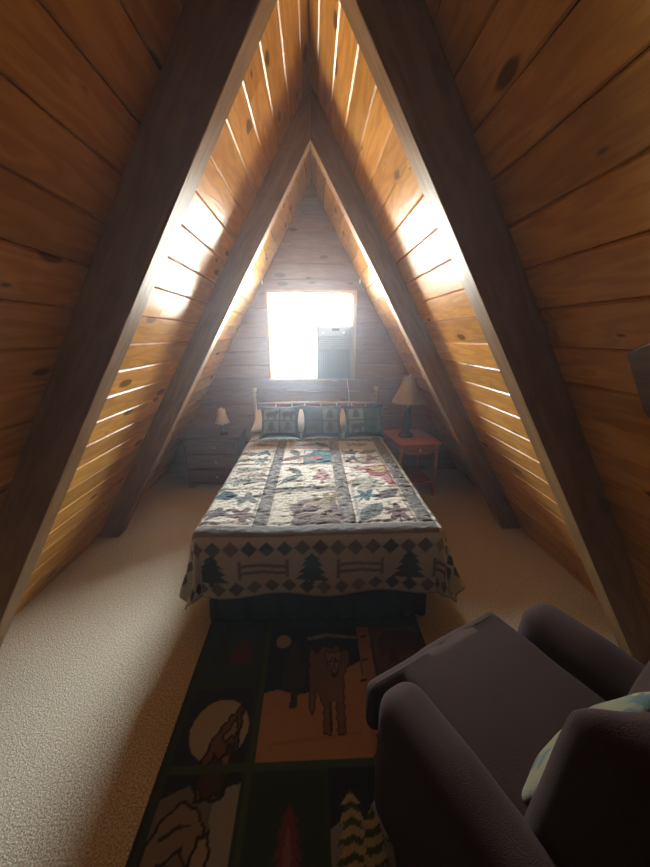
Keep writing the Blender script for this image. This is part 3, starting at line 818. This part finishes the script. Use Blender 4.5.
# second wolf standing below
outlined([(-.50, .80), (-.56, .76), (-.595, .70), (-.61, .60), (-.60, .40), (-.50, .40), (-.42, .42), (-.395, .50), (-.385, .60), (-.395, .70), (-.43, .76)], (.25, .19, .14), jag=.007)
outlined([(-.43, .70), (-.385, .72), (-.365, .66), (-.37, .58), (-.41, .55), (-.45, .60)], (.34, .28, .22), jag=.006)
outlined([(-.545, .64), (-.47, .68), (-.43, .62), (-.44, .54), (-.50, .50), (-.56, .55)], (.20, .14, .10), jag=.006)
for c in ((-.51, .63), (-.46, .625)): K[ell(Rx, Ry, c[0], c[1], .012, .006, .4)] = WDK
K[ell(Rx, Ry, -.475, .555, .014, .012)] = WDK
K[P_([(-.56, .70), (-.50, .735), (-.45, .73), (-.50, .72), (-.555, .69)])] = WDK
# centre wolf panel
K[R_(-.255, .235, .905, 1.535)] = NAVY
K[P_([(-.255, 1.175), (-.19, 1.19), (-.10, 1.16), (.02, 1.18), (.10, 1.26), (.235, 1.32), (.235, .905), (-.255, .905)])] = (.46, .28, .16)
K[P_([(-.2, .97), (.2, 1.0), (.2, .985), (-.2, .955)])] = (.38, .23, .13)
K[ell(Rx, Ry, -.185, 1.455, .042, .042)] = MOON
K[P_([(-.05, 1.475), (.06, 1.50), (.235, 1.475), (.235, 1.458), (.06, 1.475), (-.05, 1.455)])] = (.33, .3, .26)
K[P_([(-.125, 1.45), (-.08, 1.38), (-.05, 1.30), (-.06, 1.20), (-.09, 1.18), (-.09, 1.105), (-.13, 1.10), (-.125, 1.17), (-.175, 1.21), (-.17, 1.30), (-.15, 1.38)])] = (.045, .04, .04)
outlined([(.0, 1.37), (-.02, 1.41), (-.04, 1.37), (-.04, 1.30), (-.035, 1.20), (-.035, 1.09), (-.02, 1.06), (-.01, 1.08), (.0, 1.19), (.035, 1.10), (.03, .99), (.065, .985), (.065, 1.12), (.095, 1.12), (.095, .985), (.13, .985), (.135, 1.12), (.145, 1.25), (.185, 1.33), (.18, 1.40), (.14, 1.385), (.115, 1.425), (.09, 1.40), (.05, 1.42)], (.20, .12, .08), 1, jag=.005)
outlined([(.05, 1.375), (.055, 1.40), (.07, 1.38), (.12, 1.38), (.135, 1.40), (.142, 1.375), (.135, 1.31), (.105, 1.24), (.085, 1.24), (.06, 1.30)], (.30, .20, .14), 1)
for q in (-.025, .025): outlined([(.097 + q, 1.31), (.097 + q * .4, 1.25), (.097, 1.31), (.097 + q * .3, 1.36)], (.38, .27, .19), 1)
K[ell(Rx, Ry, .095, 1.25, .012, .015)] = WDK; K[ell(Rx, Ry, .075, 1.325, .012, .007)] = WDK; K[ell(Rx, Ry, .118, 1.325, .012, .007)] = WDK
K[P_([(.06, 1.22), (.095, 1.16), (.13, 1.22), (.13, 1.12), (.06, 1.12)])] = (.2, .14, .1)
K[R_(.064, .094, 1.0, 1.12) & (Rx < .075)] = WDK
# birch trunk
K[P_([(.245, 1.535), (.315, 1.535), (.30, .95), (.235, .905)])] = (.36, .22, .13)
for y in (1.47, 1.33, 1.22, 1.10, .98): K[ell(Rx, Ry, .262 + .02 * math.sin(y * 40), y, .02, .007, .2)] = WDK
# bear panel
K[R_(.325, .60, 1.20, 1.53)] = (.13, .06, .045)
K[P_([(.36, 1.33), (.36, 1.45), (.40, 1.50), (.55, 1.51), (.60, 1.47), (.60, 1.30), (.56, 1.30), (.55, 1.38), (.45, 1.38), (.44, 1.31), (.40, 1.31), (.40, 1.38)])] = (.06, .032, .028)
K[R_(.35, .60, .55, 1.15)] = (.05, .07, .05)
# lower middle
K[R_(-.255, .03, .30, .87)] = (.022, .04, .024)
K[P_(tree_pts(-.105, .45, .16, .32, 1, 6))] = (.16, .04, .035)
K[P_(tree_pts(-.105, .47, .06, .25, 1, 5))] = (.25, .1, .07)
K[R_(.045, .26, .25, .875)] = NAVY
K[P_([(.045, .70), (.12, .74), (.26, .66), (.26, .25), (.045, .25)])] = (.22, .24, .27)
K[P_([(.20, .76), (.24, .80), (.35, .70), (.35, .62), (.23, .68)])] = (.3, .33, .36)
def banded(mask, cy0):
    K[mask] = (.42, .36, .2); K[mask & (np.sin((Ry - cy0 + .25 * np.abs(np.sin((Rx - .125) * 30)) * .06) * 150) > .1)] = (.05, .07, .03)
banded(P_(tree_pts(.125, .46, .17, .35, 1, 6)), .46); banded(P_(tree_pts(.195, .42, .15, .33, 1, 6)), .44)
K[R_(.30, .60, -.2, .5)] = (.1, .1, .1)
# green lines between the panels
for x in (-.275,): K[R_(x - .012, x + .012, -.2, 1.75)] = (.05, .09, .035)
K[R_(-.60, .6, .876, .90)] = (.05, .085, .035)
K *= 1.25
hz = .011 + .0006 * np.sin(Rx * 37) * np.sin(Ry * 29)
hz[:1] = .001; hz[-1:] = .001; hz[:, :1] = .001; hz[:, -1:] = .001
tag(grid_mesh('area_rug', Rx, Ry, hz, RUGM, K), 'large dark rug with wolf and pine tree panels in front of the bed', 'rug')

# ------------------------------------------------------------------ armchair (seen from behind its backrest)
CX0, CY0 = .165, .775
CA = math.radians(26)
ch = empty('armchair', (CX0, CY0, .0125), CA)           # local: x across, y towards the bed, origin at the front left corner
tag(ch, 'brown velour armchair facing the bed, nearest the viewer', 'armchair')
def soft_box(lo, hi, r, seg=5):
    m = MB(); m.box(lo, hi); return m
def puffy(name, lo, hi, mat, parent, bevel, seed=0, amp=.006, bend=None, poly=None):
    """rounded upholstered block with slightly swollen faces"""
    import bmesh
    bm = bmesh.new()
    if not poly: bmesh.ops.create_cube(bm, size=1)
    c = [(lo[i] + hi[i]) / 2 for i in range(3)]; d = [hi[i] - lo[i] for i in range(3)]
    for v in bm.verts: v.co = Vector((v.co.x * d[0], v.co.y * d[1], v.co.z * d[2]))
    if poly:
        lo_ = [bm.verts.new((p[0] - c[0], p[1] - c[1], -d[2] / 2)) for p in poly]; hi_ = [bm.verts.new((p[0] - c[0], p[1] - c[1], d[2] / 2)) for p in poly]
        bm.faces.new(lo_[::-1]); bm.faces.new(hi_)
        for i in range(len(poly)): j = (i + 1) % len(poly); bm.faces.new((lo_[i], lo_[j], hi_[j], hi_[i]))
        bmesh.ops.recalc_face_normals(bm, faces=bm.faces)
    bmesh.ops.bevel(bm, geom=list(bm.edges), offset=bevel, segments=6, profile=.5, affect='EDGES', clamp_overlap=True)
    bmesh.ops.triangulate(bm, faces=[f for f in bm.faces if len(f.verts) > 4])
    for _ in range(4):
        lg = [e for e in bm.edges if e.calc_length() > .05]
        if not lg: break
        bmesh.ops.subdivide_edges(bm, edges=lg, cuts=1, use_grid_fill=True)
    for v in bm.verts:
        q = [abs(v.co[i]) / (d[i] / 2) for i in range(3)]
        for i in range(3):
            if q[i] > .5:
                o = [j for j in range(3) if j != i]
                sw = (1 - min(1, q[o[0]]) ** 2) * (1 - min(1, q[o[1]]) ** 2)
                v.co[i] += math.copysign(sw * min(d) * .07, v.co[i])
        n_ = noise.noise(v.co * 7 + Vector((seed, 0, 0)))
        v.co += v.co.normalized() * n_ * amp
        v.co += Vector(c)
        if bend is not None: v.co = bend(v.co)
    for f in bm.faces: f.smooth = True
    bmesh.ops.recalc_face_normals(bm, faces=bm.faces)
    me = bpy.data.meshes.new(name); bm.to_mesh(me); bm.free(); me.materials.append(mat)
    return link(bpy.data.objects.new(name, me), parent)
W = .885
puffy('armrest', (0, -.66, .05), (.17, -.03, .61), CHAIRM, ch, .07, 1)
puffy('armrest', (W - .17, -.66, .05), (W, -.05, .63), CHAIRM, ch, .075, 2)
puffy('seat_base', (.14, -.62, .05), (W - .15, -.02, .33), CHAIRM, ch, .03, 3)
TP = [(.16, -.52), (W - .175, -.52), (W - .175, .055), (.03, .055), (.03, -.01), (.16, -.01)]
puffy('seat_cushion', (.03, -.52, .33), (W - .175, .055, .53), CHAIRM, ch, .035, 4, poly=TP)
bend = lambda v: Vector((v.x, v.y - .13 * (1 - min(1, abs(v.x - W / 2) / .275) ** 1.8) - (v.z - .35) * .06, v.z))
puffy('backrest', (.15, -.57, .34), (W - .15, -.395, 1.0), CHAIRM, ch, .055, 5, bend=bend)
for x in (.07, W - .07):
    for y in (-.07, -.58):
        m = MB(); m.lathe([(.018, 0), (.024, .055)], (x, y, 0), 12); m.build('leg', DARKW, ch)
def tapestry(U, V):
    c = np.zeros(U.shape + (3,)); c[:] = (.15, .12, .05)
    rr = np.random.default_rng(5)
    for q in range(26):
        cx, cy = rr.uniform(0, 1, 2); col = [(.05, .08, .06), (.12, .12, .06), (.05, .07, .06), (.26, .2, .05), (.06, .09, .06), (.1, .08, .06)][rr.integers(0, 6)]
        if q % 4 == 0: c[poly_mask(U, V, tree_pts(cx, cy, .2, .28))] = col
        else: c[ell(U, V, cx, cy, rr.uniform(.03, .1), rr.uniform(.02, .06), rr.uniform(0, 3))] = col
    c[(np.abs(V - .5 - .05 * np.sin(U * 9)) < .02)] = (.04, .07, .06)
    return c
tpw = pillow('throw_pillow', .44, .28, .11, CUSH, tapestry, n=80, seed=4)
cA, sA = math.cos(CA), math.sin(CA)
lx, ly, lz = .425, -.445, .645
tpw.location = (CX0 + lx * cA - ly * sA, CY0 + lx * sA + ly * cA, lz)
tpw.rotation_euler = (Matrix.Rotation(CA, 3, 'Z') @ Matrix.Rotation(PI, 3, 'Z') @ Matrix.Rotation(math.radians(66), 3, 'X')).to_euler()
tag(tpw, 'green and cream woodland pattern cushion on the seat of the armchair', 'cushion')

# ------------------------------------------------------------------ plaque on the right wall
e = Vector((-HW, 0, HT)) / SL; n = Vector((-HT, 0, -HW)) / SL; yv = Vector((0, 1, 0))
org = Vector((.914, .924, 1.66))
pl = [(0, 0), (-.10, .05), (-.34, .05), (-.39, 0), (-.39, -.20), (-.34, -.27), (-.05, -.27), (0, -.20)]
m = MB(); vs = []
for h in (.001, .022):
    for (a, b) in pl: vs.append(org + yv * a + e * b + n * (h))
N8 = len(pl)
m.add(vs, [tuple(range(N8)), tuple(range(2 * N8 - 1, N8 - 1, -1))] + [(i, N8 + i, N8 + (i + 1) % N8, (i + 1) % N8) for i in range(N8)], [(v.y, v.z, 2.2) for v in vs])
tag(m.build('wall_plaque', DARKW, bevel=.004), 'dark brown wooden plaque with clipped corners hung on the right pine wall', 'plaque')

# ------------------------------------------------------------------ haze volume added to imitate light veiling the lens
HZ = newmat('glare_volume'); hm, N, L, b = HZ; N.remove(b)
vs_ = N.new('ShaderNodeVolumeScatter'); vs_.inputs['Color'].default_value = (.88, .95, 1, 1); vs_.inputs['Density'].default_value = GLARE; vs_.inputs['Anisotropy'].default_value = .75
L.new(vs_.outputs[0], N['Material Output'].inputs['Volume'])
m = MB(); m.prism([(-1.98, -.05), (1.98, -.05), (0, 3.285)], YF - .06, YB + .10)
if GLARE > 0: tag(m.build('glare', hm), 'thin bluish haze volume added to imitate light veiling the lens', 'glare', kind='stuff')

# ------------------------------------------------------------------ light
w = bpy.data.worlds.new('daylight'); S.world = w; w.use_nodes = True
N, L = w.node_tree.nodes, w.node_tree.links
bg = N['Background']
tc = N.new('ShaderNodeTexCoord'); sp = N.new('ShaderNodeSeparateXYZ'); L.new(tc.outputs['Generated'], sp.inputs[0])
c = ramp(N, L, math_(N, L, 'ADD', math_(N, L, 'MULTIPLY', sp.outputs[2], .5), .5), [(.46, (1.2, 1.1, .95)), (.51, (.9, .95, 1.0)), (.62, (1.5, 1.65, 1.8)), (1, (1.9, 2.1, 2.3))])
L.new(c, bg.inputs[0]); bg.inputs[1].default_value = 26
pd = bpy.data.lights.new('window_daylight', 'AREA'); pd.shape = 'RECTANGLE'; pd.size = 1.0; pd.size_y = 1.0; pd.cycles.is_portal = True
po = link(bpy.data.objects.new('window_daylight', pd)); po.location = (.005, YB + .14, 1.685); po.rotation_euler = (-PI / 2, 0, 0)

# ------------------------------------------------------------------ camera
cd = bpy.data.cameras.new('camera'); cam = link(bpy.data.objects.new('camera', cd))
cd.sensor_fit = 'HORIZONTAL'; cd.sensor_width = 36; cd.lens = 18; cd.clip_start = .02
cam.location = (0, 0, 1.70)
cam.rotation_euler = (PI / 2 - math.atan(98 / 325), 0, -math.atan(12 / 325))
S.camera = cam
S.view_settings.view_transform = 'Standard'; S.view_settings.look = 'None'; S.view_settings.gamma = 1
S.view_settings.use_curve_mapping = False; S.view_settings.exposure = 1.88
S.cycles.max_bounces = 10; S.cycles.diffuse_bounces = 3; S.cycles.glossy_bounces = 4
